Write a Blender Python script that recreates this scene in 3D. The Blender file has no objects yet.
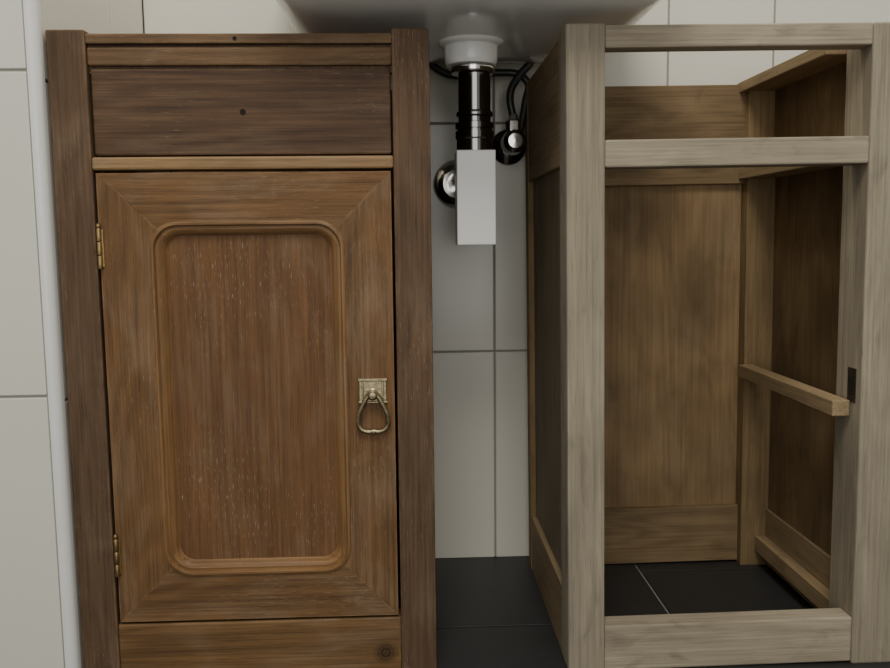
import bpy, bmesh, math
from mathutils import Vector, Matrix
PI=math.pi
scene=bpy.context.scene
# ---------------- helpers ----------------
def nmat(name):
    m=bpy.data.materials.new(name); m.use_nodes=True
    nt=m.node_tree; b=nt.nodes['Principled BSDF']
    return m,nt,b
def N(nt,t,**k):
    n=nt.nodes.new(t)
    for a,v in k.items(): setattr(n,a,v)
    return n
def math_(nt,op,a,b=None,clamp=False):
    n=N(nt,'ShaderNodeMath',operation=op); n.use_clamp=clamp
    for i,v in enumerate((a,b)):
        if v is None: continue
        if isinstance(v,(int,float)): n.inputs[i].default_value=v
        else: nt.links.new(v,n.inputs[i])
    return n.outputs[0]
def mixc(nt,fac,a,b,mode='MIX'):
    n=N(nt,'ShaderNodeMix',data_type='RGBA',blend_type=mode)
    for i,v in ((0,fac),(6,a),(7,b)):
        if isinstance(v,(int,float)): n.inputs[i].default_value=v
        elif isinstance(v,tuple): n.inputs[i].default_value=(*v,1) if len(v)==3 else v
        else: nt.links.new(v,n.inputs[i])
    return n.outputs[2]
def srgb(r,g,b):
    f=lambda c:(c/255/12.92 if c/255<=.04045 else ((c/255+.055)/1.055)**2.4)
    return (f(r),f(g),f(b))
def wood(name,dark,light,axis,rough=.55,fleck=0.0,fleckcol=(.50,.42,.32),blotch=.12,knot=None,figure=.35,pore=.4,dirt=0,fade=0,edge=0,fadecol=(.28,.21,.14)):
    m,nt,b=nmat(name); L=nt.links
    tc=N(nt,'ShaderNodeTexCoord'); oi=N(nt,'ShaderNodeObjectInfo')
    off=N(nt,'ShaderNodeVectorMath',operation='SCALE'); off.inputs[0].default_value=(3.1,5.7,7.3)
    r=math_(nt,'MULTIPLY',oi.outputs['Random'],9.0); L.new(r,off.inputs['Scale'])
    add=N(nt,'ShaderNodeVectorMath',operation='ADD'); L.new(tc.outputs['Object'],add.inputs[0]); L.new(off.outputs[0],add.inputs[1])
    def noise(along,across,detail=4,dist=0):
        mp=N(nt,'ShaderNodeVectorMath',operation='MULTIPLY')
        s=[across]*3; s[axis]=along; mp.inputs[1].default_value=s
        L.new(add.outputs[0],mp.inputs[0])
        n=N(nt,'ShaderNodeTexNoise'); n.inputs['Scale'].default_value=1; n.inputs['Detail'].default_value=detail
        n.inputs['Distortion'].default_value=dist
        L.new(mp.outputs[0],n.inputs['Vector']); return n.outputs[0]
    big=noise(1.3,8,2,.4)
    rings=math_(nt,'SINE',math_(nt,'MULTIPLY',big,110.0))
    rings=math_(nt,'ADD',math_(nt,'MULTIPLY',rings,.5),.5)
    streak=noise(6,330,5,.1)
    mid=noise(2.5,45,3,.2)
    fine=noise(30,900,3,0)
    bl=noise(6,9,3,.3)
    f=math_(nt,'ADD',math_(nt,'MULTIPLY',math_(nt,'SUBTRACT',streak,.5),1.3),math_(nt,'MULTIPLY',math_(nt,'SUBTRACT',mid,.5),.7))
    f=math_(nt,'ADD',f,math_(nt,'MULTIPLY',math_(nt,'SUBTRACT',rings,.5),figure*.55))
    fac=math_(nt,'ADD',f,.55,True)
    col=mixc(nt,fac,dark,light)
    bf=math_(nt,'MULTIPLY',math_(nt,'SUBTRACT',bl,.5),blotch*4)
    bf=math_(nt,'ADD',bf,1.0)
    vm=N(nt,'ShaderNodeVectorMath',operation='SCALE'); L.new(col,vm.inputs[0]); L.new(bf,vm.inputs['Scale']); col=vm.outputs[0]
    if fade:
        fn=noise(9,22,4,.8)
        ff=math_(nt,'MULTIPLY',math_(nt,'SUBTRACT',fn,.47),4,True)
        ff=math_(nt,'MULTIPLY',ff,math_(nt,'ADD',math_(nt,'MULTIPLY',streak,1.2),-.1,True))
        col=mixc(nt,math_(nt,'MULTIPLY',ff,fade),col,fadecol)
    pf=math_(nt,'MULTIPLY',math_(nt,'SUBTRACT',.44,fine),8.0,True)
    col=mixc(nt,math_(nt,'MULTIPLY',pf,pore),col,tuple(c*.5 for c in dark))
    if dirt:
        dn=noise(14,38,4,.8)
        df=math_(nt,'MULTIPLY',math_(nt,'SUBTRACT',dn,.58),7,True)
        col=mixc(nt,math_(nt,'MULTIPLY',df,dirt),col,tuple(c*.55 for c in dark))
    if edge:
        bn=N(nt,'ShaderNodeBevel'); bn.samples=4; bn.inputs['Radius'].default_value=.0028
        ge=N(nt,'ShaderNodeNewGeometry')
        dt=N(nt,'ShaderNodeVectorMath',operation='DOT_PRODUCT'); L.new(bn.outputs[0],dt.inputs[0]); L.new(ge.outputs['Normal'],dt.inputs[1])
        e=math_(nt,'MULTIPLY',math_(nt,'SUBTRACT',.995,dt.outputs['Value']),9,True)
        wn=noise(35,60,4,.3)
        e=math_(nt,'MULTIPLY',e,math_(nt,'MULTIPLY',math_(nt,'SUBTRACT',wn,.42),5,True))
        col=mixc(nt,math_(nt,'MULTIPLY',e,edge),col,(.36,.24,.13))
    if fleck>0:
        fl=noise(90,1000,2,0); msk=noise(7,10,2,0)
        ff=math_(nt,'MULTIPLY',math_(nt,'SUBTRACT',fl,.62),9,True)
        mm=math_(nt,'MULTIPLY',math_(nt,'SUBTRACT',msk,.42),4,True)
        col=mixc(nt,math_(nt,'MULTIPLY',math_(nt,'MULTIPLY',ff,mm),fleck),col,fleckcol)
    if knot:
        d=N(nt,'ShaderNodeVectorMath',operation='DISTANCE'); L.new(tc.outputs['Object'],d.inputs[0]); d.inputs[1].default_value=knot
        k=math_(nt,'SUBTRACT',1.0,math_(nt,'MULTIPLY',d.outputs['Value'],62.0),True)
        rr=math_(nt,'ADD',math_(nt,'MULTIPLY',math_(nt,'SINE',math_(nt,'MULTIPLY',d.outputs['Value'],1500)),.2),.8)
        col=mixc(nt,math_(nt,'MULTIPLY',math_(nt,'MULTIPLY',k,1.6,True),rr),col,tuple(c*.45 for c in dark))
    L.new(col,b.inputs['Base Color'])
    b.inputs['Roughness'].default_value=rough
    b.inputs['Specular IOR Level'].default_value=.3
    bu=N(nt,'ShaderNodeBump'); bu.inputs['Strength'].default_value=.2; bu.inputs['Distance'].default_value=.001
    h=math_(nt,'ADD',fine,math_(nt,'MULTIPLY',streak,.8)); L.new(h,bu.inputs['Height']); L.new(bu.outputs[0],b.inputs['Normal'])
    return m
def simple(name,col,rough=.4,metal=0,var=.0,scale=8,bump=0):
    m,nt,b=nmat(name); L=nt.links
    tc=N(nt,'ShaderNodeTexCoord'); n=N(nt,'ShaderNodeTexNoise'); n.inputs['Scale'].default_value=scale; n.inputs['Detail'].default_value=5
    L.new(tc.outputs['Object'],n.inputs['Vector'])
    c=mixc(nt,n.outputs[0],tuple(x*(1-var) for x in col),tuple(min(1,x*(1+var)) for x in col))
    L.new(c,b.inputs['Base Color']); b.inputs['Roughness'].default_value=rough; b.inputs['Metallic'].default_value=metal
    if bump:
        bu=N(nt,'ShaderNodeBump'); bu.inputs['Strength'].default_value=bump; bu.inputs['Distance'].default_value=.001
        L.new(n.outputs[0],bu.inputs['Height']); L.new(bu.outputs[0],b.inputs['Normal'])
    return m
def link(o,parent=None):
    scene.collection.objects.link(o)
    if parent: o.parent=parent
    return o
def empty(name,loc):
    e=bpy.data.objects.new(name,None); e.location=loc; e.empty_display_size=.05; return link(e)
def addbevel(o,w,seg=2):
    if w>0:
        md=o.modifiers.new('bev','BEVEL'); md.width=w; md.segments=seg; md.limit_method='ANGLE'; md.angle_limit=math.radians(40)
def mesh(name,verts,faces,mats,parent=None,bevel=0,smooth=False,org=None,midx=None):
    org=Vector(org) if org else (parent.location.copy() if parent else Vector((0,0,0)))
    me=bpy.data.meshes.new(name)
    me.from_pydata([Vector(v)-org for v in verts],[],faces)
    if not isinstance(mats,(list,tuple)): mats=[mats]
    for m in mats: me.materials.append(m)
    if midx:
        for p_,i in zip(me.polygons,midx): p_.material_index=i
    bm=bmesh.new(); bm.from_mesh(me); bmesh.ops.recalc_face_normals(bm,faces=bm.faces); bm.to_mesh(me); bm.free()
    if smooth:
        for p_ in me.polygons: p_.use_smooth=True
        me.set_sharp_from_angle(angle=math.radians(38))
    o=bpy.data.objects.new(name,me)
    if not parent: o.location=org
    link(o,parent); addbevel(o,bevel); return o
BF=[(0,1,2,3),(7,6,5,4),(0,4,5,1),(1,5,6,2),(2,6,7,3),(3,7,4,0)]
def bv(x0,x1,y0,y1,z0,z1):
    return [(x0,y0,z0),(x1,y0,z0),(x1,y1,z0),(x0,y1,z0),(x0,y0,z1),(x1,y0,z1),(x1,y1,z1),(x0,y1,z1)]
def box(name,b,mat,parent=None,bevel=.0012):
    return mesh(name,bv(*b),BF,mat,parent,bevel)
def boxes(name,bl,mat,parent=None,bevel=.0012,midx=None,org=None):
    V=[];Fc=[];mi=[]
    for i,b in enumerate(bl):
        n=len(V); V+=bv(*b); Fc+=[tuple(n+k for k in f) for f in BF]; mi+=[midx[i] if midx else 0]*6
    return mesh(name,V,Fc,mat,parent,bevel,midx=mi,org=org)
def rrect(x0,x1,z0,z1,r,n=8):
    pts=[]
    for cx,cz,a0 in ((x1-r,z1-r,0),(x0+r,z1-r,90),(x0+r,z0+r,180),(x1-r,z0+r,270)):
        for i in range(n+1):
            t=math.radians(a0+90*i/n); pts.append((cx+r*math.cos(t),cz+r*math.sin(t)))
    return pts
def loft(name,loops,mat,parent=None,cap0=True,cap1=True,smooth=True,closed=False,midx=None,org=None):
    n=len(loops[0]); V=[v for l in loops for v in l]; Fc=[]
    m=len(loops)
    for i in range(m if closed else m-1):
        j=(i+1)%m
        for k in range(n):
            Fc.append((i*n+k,i*n+(k+1)%n,j*n+(k+1)%n,j*n+k))
    if cap0 and not closed: Fc.append(tuple(range(n)))
    if cap1 and not closed: Fc.append(tuple((m-1)*n+k for k in range(n)))
    return mesh(name,V,Fc,mat,parent,0,smooth,midx=midx,org=org)
def lathe(name,c,prof,mat,parent=None,axis='Z',n=40):
    loops=[]
    for r,h in prof:
        l=[]
        for k in range(n):
            t=2*PI*k/n; u,v=r*math.cos(t),r*math.sin(t)
            if axis=='Z': l.append((c[0]+u,c[1]+v,c[2]+h))
            elif axis=='Y': l.append((c[0]+u,c[1]+h,c[2]+v))
            else: l.append((c[0]+h,c[1]+u,c[2]+v))
        loops.append(l)
    return loft(name,loops,mat,parent)
def tube(name,pts,r,mat,parent,n=12,cyc=False,res=8):
    cu=bpy.data.curves.new(name,'CURVE'); cu.dimensions='3D'; cu.bevel_depth=r; cu.bevel_resolution=4; cu.resolution_u=res; cu.use_fill_caps=True
    s=cu.splines.new('BEZIER'); s.bezier_points.add(len(pts)-1)
    for bp,p_ in zip(s.bezier_points,pts):
        bp.co=Vector(p_)-parent.location; bp.handle_left_type=bp.handle_right_type='AUTO'
    s.use_cyclic_u=cyc
    cu.materials.append(mat)
    tmp=bpy.data.objects.new(name,cu); scene.collection.objects.link(tmp)
    dg=bpy.context.evaluated_depsgraph_get(); me=bpy.data.meshes.new_from_object(tmp.evaluated_get(dg))
    bpy.data.objects.remove(tmp)
    for p_ in me.polygons: p_.use_smooth=True
    o=bpy.data.objects.new(name,me); return link(o,parent)

# ---------------- materials ----------------
K=dict(fade=.55,edge=.6)
doorV=wood('oiled_oak_vertical',srgb(72,50,29),srgb(124,91,57),2,fleck=.35,figure=.35,rough=.68,**K)
doorH=wood('oiled_oak_horizontal',srgb(72,50,29),srgb(124,91,57),0,fleck=.3,figure=.35,rough=.68,**K)
panelM=wood('oiled_oak_panel',srgb(78,53,31),srgb(119,84,52),2,fleck=.6,figure=.15,rough=.66,fade=.45)
stileV=wood('aged_oak_stile',srgb(62,47,34),srgb(106,82,60),2,fleck=.3,figure=.3,rough=.72,fade=.35,edge=.5)
railH=wood('aged_oak_rail',srgb(74,56,38),srgb(122,94,65),0,fleck=.2,figure=.3,rough=.72,**K)
railLt=wood('aged_oak_rail_light',srgb(100,78,50),srgb(156,124,84),0,fleck=.2,figure=.3,**K)
drawM=wood('dark_drawer_oak',srgb(54,39,28),srgb(97,72,51),0,fleck=.25,figure=.5,rough=.68,fade=.25,edge=.3)
botM=wood('knotty_rail_oak',srgb(76,55,33),srgb(128,96,60),0,fleck=.1,figure=.6,knot=(.145,0.0,.026),**K)
mouldL=wood('moulding_oak',srgb(86,61,36),srgb(144,107,66),2,fleck=.3,figure=.2,rough=.5,fade=.4)
mouldH=wood('moulding_oak_h',srgb(86,61,36),srgb(144,107,66),0,fleck=.3,figure=.2,rough=.5,fade=.4)
rawV=wood('sanded_oak_vertical',srgb(119,110,94),srgb(163,152,132),2,rough=.85,figure=.25,pore=.3,blotch=.15,dirt=.35)
rawH=wood('sanded_oak_horizontal',srgb(125,115,98),srgb(169,157,136),0,rough=.85,figure=.25,pore=.3,blotch=.15,dirt=.35)
rawY=wood('sanded_oak_depth',srgb(114,97,72),srgb(161,139,106),1,rough=.75,figure=.25,pore=.3,blotch=.15,dirt=.3)
rawIn=wood('raw_inner_rail',srgb(98,80,57),srgb(138,116,85),0,rough=.8,figure=.5,pore=.3,blotch=.25,dirt=.35)
rawInV=wood('raw_inner_post',srgb(106,87,60),srgb(148,125,90),2,rough=.8,figure=.3,pore=.3,blotch=.25,dirt=.3)
plyM=wood('plywood_back',srgb(116,94,65),srgb(150,124,89),2,rough=.75,figure=.4,pore=.12,blotch=.45,fade=.45,fadecol=(.38,.28,.17),dirt=.2)
sideP=wood('plywood_side',srgb(92,74,51),srgb(128,105,75),2,rough=.75,figure=.4,pore=.15,blotch=.45,dirt=.3)
outP=wood('outer_side_panel',srgb(108,95,75),srgb(142,127,102),2,rough=.75,figure=.3,pore=.3,blotch=.2)
tileM=simple('glazed_wall_tile',srgb(214,211,198),.24,var=.03,scale=3,bump=.03)
groutM=simple('grey_grout',srgb(150,148,138),.9,var=.08,scale=60)
trimM=simple('white_tile_trim',srgb(224,224,219),.3,var=.02)
slateM=simple('anthracite_floor_tile',srgb(42,42,43),.5,var=.18,scale=25,bump=.3)
fgroutM=simple('floor_grout',srgb(125,125,121),.9,var=.1,scale=60)
ceramicM=simple('white_ceramic',srgb(248,248,243),.12,var=.01)
chromeM=simple('chrome',(.62,.60,.57),.12,1,var=.03)
blackM=simple('dark_chrome_pipe',(.20,.195,.19),.10,1,var=.05)
boxM=simple('white_trap_housing',srgb(238,238,231),.25,var=.01)
brassM=simple('tarnished_nickel_brass',srgb(158,146,116),.38,1,var=.45,scale=160,bump=.5)
hingeM=simple('aged_brass_hinge',srgb(168,142,98),.38,1,var=.35,scale=140,bump=.4)
darkM=simple('dark_hole',(.006,.005,.004),.9,var=.2)
hoseM=simple('dark_braided_hose',(.05,.05,.05),.4,.5,var=.4,scale=500,bump=.5)
ironM=simple('old_iron_lock',(.07,.055,.04),.55,.7,var=.4,scale=120,bump=.5)

# ---------------- room ----------------
WY=1.31; G=.003
def cell_boxes(us,vs):
    out=[]
    for i in range(len(us)-1):
        for j in range(len(vs)-1):
            out.append((us[i]+G/2,us[i+1]-G/2,vs[j]+G/2,vs[j+1]-G/2))
    return out
zs=[-.015,.333,.681,1.029,1.377,1.725,2.073,2.40]
CX=-.3885; CY=.935
xs=[CX,-.137,.128,.393,.555,.82,1.085,1.35]
bl=[(CX,1.40,WY+.002,WY+.08,0,2.4)]; mi=[1]
for u0,u1,v0,v1 in cell_boxes(xs,zs):
    bl.append((u0,u1,WY,WY+.01,max(0,v0),v1)); mi.append(0)
boxes('wall_back',bl,[tileM,groutM],None,.0010,mi)
zl=[0,.341,.689,1.037,1.385,1.733,2.081,2.40]
bl=[(-1.3,CX-.002,CY+.002,WY+.08,0,2.4)]; mi=[1]
for u0,u1,v0,v1 in cell_boxes([-1.3,-1.19,-.93,-.67,CX-.0115],zl):
    bl.append((u0,u1,CY,CY+.01,v0,v1)); mi.append(0)
for u0,u1,v0,v1 in cell_boxes([CY+.011,1.17,WY-.0],zs):
    bl.append((CX-.010,CX,u0,u1,max(0,v0),v1)); mi.append(0)
boxes('wall_left',bl,[tileM,groutM],None,.0010,mi)
lp=[]
for z in (0,2.4):
    l=[(CX-.011,CY+.012,z),(CX-.011,CY-.001,z)]
    for i in range(7):
        t=math.radians(-90+90*i/6); l.append((CX-.008+.009*math.cos(t),CY+.008+.009*math.sin(t),z))
    l.append((CX+.001,CY+.013,z)); lp.append(l)
loft('trim_1',lp,trimM)
# floor
bl=[(-1.3,1.4,-1.6,WY+.08,-.06,-.003)]; mi=[1]
def ftile(x0,x1,ys):
    for i in range(len(ys)-1):
        bl.append((x0+.002,x1-.002,ys[i]+.002,ys[i+1]-.002,-.02,0)); mi.append(0)
for x0,x1,ys in ((-1.3,-.857,[-1.6,-.73,-.13,.47,1.067,WY+.08]),(-.857,-.257,[-1.6,-.56,.04,.64,1.236,WY+.08]),(-.257,.343,[-1.6,-.73,-.13,.47,1.067,WY+.08]),(.343,.943,[-1.6,-.56,.04,.64,1.236,WY+.08]),(.943,1.4,[-1.6,-.73,-.13,.47,1.067,WY+.08])):
    ftile(x0,x1,ys)
boxes('floor',bl,[slateM,fgroutM],None,.0008,mi)

# ---------------- left cabinet ----------------
FY=.95; BY=1.285; H=.734
xa,xb=-.386,.023; ia,ib=-.3445,-.018
cab=empty('wooden_bathroom_cabinet',((xa+xb)/2,FY,0))
box('stile_left',(xa,ia,FY,FY+.04,0,H),stileV,cab,.002)
box('stile_right',(ib,xb,FY,FY+.04,0,H+.001),stileV,cab,.002)
for nm,x0,x1 in (('left',xa,ia),('right',ib,xb)):
    box('back_post_'+nm,(x0,x1,BY-.035,BY,0,H),stileV,cab,.001)
    sx=(xa,xa+.02) if nm=='left' else (xb-.02,xb)
    box('side_rail_top_'+nm,(sx[0],sx[1],FY+.04,BY-.035,.60,H-.004),stileV,cab)
    box('side_rail_bottom_'+nm,(sx[0],sx[1],FY+.04,BY-.035,0,.085),stileV,cab)
    px=(xa+.006,xa+.014) if nm=='left' else (xb-.014,xb-.006)
    box('side_panel_'+nm,(px[0],px[1],FY+.04,BY-.035,.085,.60),stileV,cab,0)
box('back_panel',(ia,ib,BY-.012,BY-.002,0,H-.01),panelM,cab,0)
box('top_rail',(ia,ib,FY+.001,FY+.026,.7195,.7300),railH,cab,.0015)
box('frieze_strip',(ia,ib,FY+.004,FY+.026,.697,.7165),railH,cab,.002)
box('frieze_shadow_strip',(ia,ib,FY+.010,FY+.024,.69,.721),stileV,cab,0)
box('drawer_front',(ia+.002,ib-.002,FY+.006,FY+.026,.602,.694),drawM,cab,.002)
box('drawer_divider_rail',(ia,ib,FY+.000,FY+.028,.586,.6),railLt,cab,.0025)
box('bottom_rail',(ia,ib,FY+.002,FY+.028,0,.069),botM,cab,.002)
lathe('drawer_knob_hole',(-.181,FY+.0055,.648),[(.0032,0),(.0032,.004)],darkM,cab,'Y',20)
lathe('rail_nail_hole',(-.186,FY+.0006,.7245),[(.0022,0),(.0022,.004)],darkM,cab,'Y',20)
dx0,dx1,dz0,dz1=-.3415,-.021,.072,.583
ox0,ox1,oz0,oz1=-.287,-.074,.126,.530
DY=FY+.002
n=8; R0=.030
L=rrect(ox0,ox1,oz0,oz1,R0,n)
def arc(c,a,b): return L[c*(n+1)+a:c*(n+1)+b+1]
h=n//2
members={
 'door_rail_top':([(dx1,dz1)]+arc(0,h,n)+arc(1,0,h)+[(dx0,dz1)],doorH),
 'door_stile_left':([(dx0,dz1)]+arc(1,h,n)+arc(2,0,h)+[(dx0,dz0)],doorV),
 'door_rail_bottom':([(dx0,dz0)]+arc(2,h,n)+arc(3,0,h)+[(dx1,dz0)],doorH),
 'door_stile_right':([(dx1,dz0)]+arc(3,h,n)+arc(0,0,h)+[(dx1,dz1)],doorV)}
for nm,(pts,mt) in members.items():
    k=len(pts)
    V=[(x,DY,z) for x,z in pts]+[(x,DY+.022,z) for x,z in pts]
    Fc=[tuple(range(k)),tuple(range(2*k-1,k-1,-1))]+[(i,(i+1)%k,k+(i+1)%k,k+i) for i in range(k)]
    mesh(nm,V,Fc,mt,cab,.0004)
prof=[(-.0005,.003),(.0,-.0012),(.0015,-.0024),(.0035,-.0024),(.0048,-.0008),(.0052,.0012),(.0066,.0014),(.0082,.0008),(.0100,.0016),(.0125,.0042),(.0142,.0066),(.0150,.0082),(.0165,.0095)]
loops=[]
for o,y in prof:
    loops.append([(x,DY+y,z) for x,z in rrect(ox0+o,ox1-o,oz0+o,oz1-o,max(.004,R0-o*.75),n)])
nn=len(loops[0]); mi=[]
for i in range(len(loops)-1):
    for k in range(nn):
        p0=loops[i][k]; p1=loops[i][(k+1)%nn]
        mi.append(1 if abs(p1[0]-p0[0])>abs(p1[2]-p0[2]) else 0)
loft('door_moulding',loops,[mouldL,mouldH],cab,False,False,True,midx=mi)
box('door_panel',(ox0+.008,ox1-.008,DY+.0088,DY+.016,oz0+.008,oz1-.008),panelM,cab,0)
for i,zc in enumerate((.501,.150)):
    hx=dx0+.001
    for k in range(3):
        lathe('hinge_%d_knuckle_%d'%(i,k),(hx,FY-.001,zc-.022+k*.0150),[(.0001,0),(.0022,.0002),(.0025,.001),(.0025,.0137),(.0022,.0145),(.0001,.0147)],hingeM,cab,'Z',16)
    lathe('hinge_%d_finial'%i,(hx,FY-.001,zc+.023),[(.0018,0),(.0026,.002),(.0022,.004),(.0003,.0055)],hingeM,cab,'Z',16)
    box('hinge_%d_leaf'%i,(hx,hx+.004,FY+.0003,FY+.0024,zc-.020,zc+.021),hingeM,cab,.0004)
hx=-.0455; hz=.3385
boxes('handle_plate',[(hx-.0155,hx+.0155,DY-.0022,DY+.0002,hz-.0125,hz+.0135),
   (hx-.0165,hx+.0165,DY-.0035,DY,hz+.0105,hz+.0140),(hx-.0165,hx+.0165,DY-.0032,DY,hz-.0145,hz-.0120),
   (hx-.0125,hx-.0100,DY-.0032,DY,hz-.012,hz+.0105),(hx+.0100,hx+.0125,DY-.0032,DY,hz-.012,hz+.0105)],brassM,cab,.0008)
lathe('handle_post',(hx,DY-.014,hz-.004),[(.0001,0),(.0035,.0004),(.0058,.003),(.0054,.006),(.0034,.008),(.0060,.0115),(.0085,.0125)],brassM,cab,'Y',24)
tube('handle_ring',[(hx-.004,DY-.009,hz-.004),(hx-.0115,DY-.008,hz-.0165),(hx-.0165,DY-.006,hz-.031),(hx-.0155,DY-.0045,hz-.0415),(hx-.007,DY-.004,hz-.0468),(hx,DY-.004,hz-.0462),(hx+.007,DY-.004,hz-.0468),(hx+.0155,DY-.0045,hz-.0415),(hx+.0165,DY-.006,hz-.031),(hx+.0115,DY-.008,hz-.0165),(hx+.004,DY-.009,hz-.004),(hx,DY-.0095,hz-.001)],.0027,brassM,cab,cyc=True)
lathe('handle_ring_bead',(hx,DY-.004,hz-.0478),[(.0001,-.003),(.002,-.0022),(.0034,0),(.002,.0022),(.0001,.003)],brassM,cab,'X',16)

# ---------------- right cabinet (bare, open) ----------------
FR=.942
x0,x1=.1775,.5705; j0,j1=.2205,.517
oc=empty('open_wooden_cabinet_frame',(x0,FR,0))
zr=-.0038
box('front_post_left',(x0,j0,FR,FR+.045,0,H+.004),rawV,oc,.0025)
box('front_post_right',(j1,x1,FR,FR+.060,zr,H+.002),rawV,oc,.0025)
box('top_rail',(j0,j1,FR+.001,FR+.028,.712,H+.002),rawH,oc,.002)
box('middle_rail',(j0,j1,FR+.001,FR+.038,.584,.614),rawH,oc,.002)
box('bottom_rail',(j0,j1,FR+.002,FR+.030,-.001,.054),rawH,oc,.002)
for nm,a0,a1 in (('left',x0,j0-.003),('right',j1-.014,x1)):
    box('back_post_'+nm,(a0,a1,BY-.034,BY-.008,0 if nm=='left' else zr,H-.002),rawInV,oc,.0015)
for nm,s0,s1,p0,p1,k0,k1 in (('left',x0+.001,x0+.024,x0+.008,x0+.014,x0+.024,x0+.058),('right',x1-.030,x1-.001,x1-.026,x1-.018,x1-.076,x1-.030)):
    box('side_rail_top_'+nm,(s0,s1,FR+.045,BY-.034,.590,H-.002),rawY if nm=='left' else sideP,oc)
    box('side_rail_bottom_'+nm,(s0,s1,FR+.045,BY-.034,0,.086),rawY,oc)
    box('side_panel_'+nm,(p0,p1,FR+.045,BY-.034,.086,.590),outP if nm=='left' else sideP,oc,0)
    box('drawer_runner_'+nm,(k0,k1,FR+.038 if nm=='left' else FR+.061,BY-.020,.588,.605),rawY,oc)
box('top_side_kicker',(x1-.077,x1-.030,FR+.061,BY-.010,.714,.729),rawY,oc)
box('shelf_runner',(j1-.023,j1-.002,FR+.020,BY-.035,.293,.312),rawY,oc,.0015)
box('shelf_runner_left',(x0+.026,x0+.040,FR+.045,BY-.035,.293,.312),rawY,oc,.0015)
box('bottom_side_strip',(x1-.046,x1-.030,FR+.061,BY-.034,.02,.044),rawY,oc)
box('back_rail_top',(j0-.01,j1-.012,BY-.020,BY,.582,H-.008),rawIn,oc)
box('back_rail_bottom',(j0-.01,j1-.012,BY-.020,BY,0,.088),rawIn,oc)
box('back_panel',(j0-.01,j1-.012,BY-.010,BY-.004,.086,.582),plyM,oc,0)
box('lock_strike_plate',(j1-.0008,j1+.002,FR+.012,FR+.030,.310,.350),ironM,oc,.0002)
box('lock_slot',(j1-.0014,j1+.002,FR+.017,FR+.025,.318,.340),darkM,oc,0)
oc.rotation_euler=(0,-math.radians(.55),0)

# ---------------- wash basin ----------------
cx=.070
wb=empty('wall_mounted_washbasin',(cx,1.10,.80))
lv=[(.762,.12,.96,1.18,.05),(.7635,.175,.92,1.22,.05),(.767,.196,.90,1.255,.05),(.775,.208,.885,1.28,.05),(.790,.220,.87,1.30,.05),(.815,.233,.86,WY,.05),(.86,.246,.852,WY,.05),(.882,.250,.85,WY,.05),(.905,.251,.848,WY,.05),(.908,.249,.85,WY-.002,.05),(.908,.235,.865,WY-.08,.06),(.90,.228,.875,WY-.09,.06),(.82,.19,.93,1.19,.08),(.80,.12,1.0,1.14,.06)]
loops=[[(x,y,z-.009) for x,y in rrect(cx-hw,cx+hw,ya,yb,min(r,(yb-ya)/2-.001),8)] for z,hw,ya,yb,r in lv]
loft('basin_body',loops,ceramicM,wb)
bx,byy=.079,1.10
lathe('drain_boss',(bx,byy,0),[(.041,.765),(.041,.752),(.039,.749),(.0345,.747),(.0335,.745),(.033,.729),(.031,.724),(.020,.7225)],ceramicM,wb)

# ---------------- trap ----------------
tr=empty('square_bottle_trap',(.085,byy,.60))
tx=.083
lathe('inlet_nut',(tx-.002,byy,0),[(.022,.7225),(.027,.7225),(.0275,.717),(.0265,.7145),(.021,.713)],chromeM,tr)
lathe('inlet_pipe',(tx,byy,0),[(.0205,.717),(.0205,.668),(.0225,.667),(.0235,.664),(.0225,.661),(.0205,.660),(.0205,.652)],blackM,tr)
lathe('inlet_collar',(tx,byy,0),[(.0215,.654),(.0245,.653),(.0245,.646),(.022,.6455),(.022,.6435),(.0245,.643),(.0245,.634),(.023,.6325),(.023,.616)],blackM,tr)
box('trap_housing',(tx-.0245,tx+.0245,byy-.0245,byy+.0245,.500,.618),boxM,tr,.0012)
tube('outlet_pipe',[(tx-.005,byy+.02,.592),(tx-.008,byy+.10,.592),(.072,WY-.002,.592)],.016,blackM,tr)
lathe('wall_escutcheon',(.072,WY-.012,.590),[(.016,-.004),(.022,-.004),(.026,0),(.034,.006),(.037,.0118)],chromeM,tr,'Y')

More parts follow.
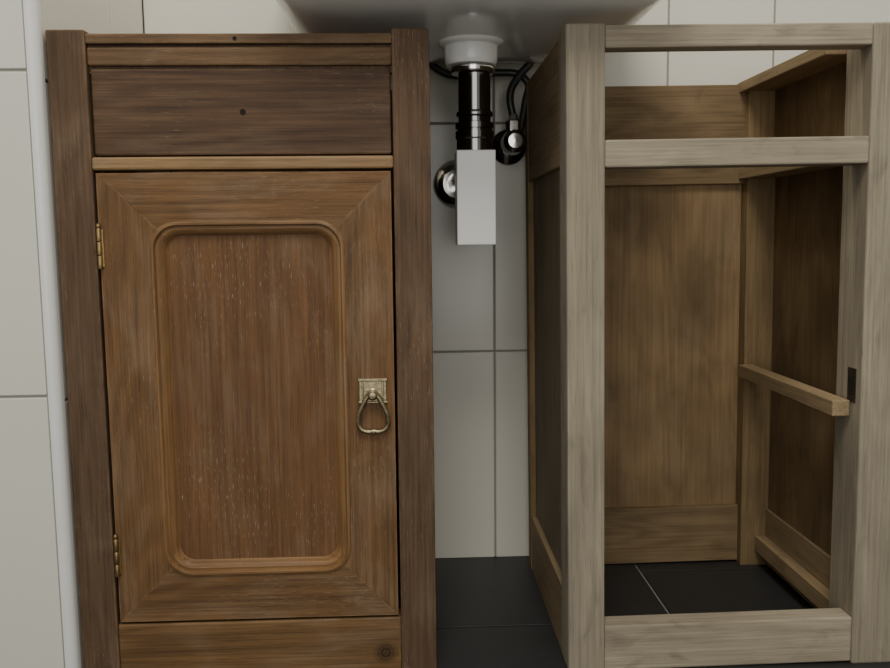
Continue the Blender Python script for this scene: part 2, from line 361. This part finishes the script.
# ---------------- angle valve ----------------
av=empty('angle_valve',(.150,1.27,.645))
vx,vy,vz=.150,1.27,.645
lathe('wall_rosette',(vx,WY-.010,vz),[(.010,-.002),(.018,0),(.026,.006),(.027,.0098)],blackM,av,'Y')
lathe('valve_stem',(vx,vy-.03,vz),[(.009,0),(.009,.064)],chromeM,av,'Y',24)
lathe('valve_body',(vx,vy-.03,vz),[(.0001,-.016),(.012,-.016),(.016,-.013),(.0175,-.004),(.0175,.016),(.014,.02),(.010,.022)],blackM,av,'Y',32)
lathe('valve_cap',(vx,vy-.03,vz),[(.0001,-.021),(.010,-.0205),(.012,-.018),(.012,-.012)],chromeM,av,'Y',24)
lathe('valve_nut',(vx,vy-.022,vz),[(.007,.012),(.011,.014),(.011,.030),(.008,.032),(.006,.040)],chromeM,av,'Z',6)
tube('supply_hose',[(vx,vy-.022,vz+.035),(vx-.004,vy-.022,vz+.070),(vx+.010,vy-.02,vz+.096),(vx+.026,vy-.02,vz+.115),(vx+.030,vy-.02,vz+.150)],.0055,hoseM,av)
tube('supply_hose_hot',[(vx+.010,vy-.01,vz+.01),(vx+.020,vy-.005,vz+.06),(vx+.022,vy-.005,vz+.090),(vx-.03,vy-.0,vz+.103),(vx-.09,vy+.0,vz+.100),(vx-.13,vy+.0,vz+.125)],.0055,hoseM,av)

# ---------------- light ----------------
def area(name,loc,target,size,e,col,sy=None):
    l=bpy.data.lights.new(name,'AREA'); l.energy=e; l.color=col; l.size=size
    if sy: l.shape='RECTANGLE'; l.size_y=sy
    o=bpy.data.objects.new(name,l); o.location=loc
    o.rotation_euler=(Vector(target)-Vector(loc)).to_track_quat('-Z','Y').to_euler(); link(o); return o
area('ceiling_light',(-.05,-.20,2.25),(0,.9,.4),.7,26,(1,.97,.88))
area('front_fill_light',(0,-1.5,.75),(0.1,1,.75),1.3,14,(1,.98,.95))  # unseen fill lamp added behind the camera to lift fronts and basin underside
area('warm_fill_light',(.05,1.15,1.95),(.05,.9,.5),.5,7.0,(1,.92,.75),.08)  # added warm fill from above the basin, not an actual mirror fixture
w=bpy.data.worlds.new('world'); scene.world=w; w.use_nodes=True
bg=w.node_tree.nodes['Background']; bg.inputs[0].default_value=(1.0,.985,.93,1); bg.inputs[1].default_value=.52

# ---------------- camera ----------------
a=math.radians(2.22); p=math.radians(6.44); t=math.radians(-0.6)
F=Vector((math.sin(a)*math.cos(p), math.cos(a)*math.cos(p), -math.sin(p)))
R=Vector((math.cos(a),-math.sin(a),0)); U=R.cross(F)
R2=R*math.cos(t)+U*math.sin(t); U2=U*math.cos(t)-R*math.sin(t)
cam=bpy.data.cameras.new('camera'); cam.sensor_fit='HORIZONTAL'; cam.sensor_width=36; cam.lens=850/890*36; cam.clip_start=.01
co=bpy.data.objects.new('camera',cam); link(co)
M=Matrix((R2,U2,-F)).transposed().to_4x4(); M.translation=(0,0,.509); co.matrix_world=M
scene.camera=co
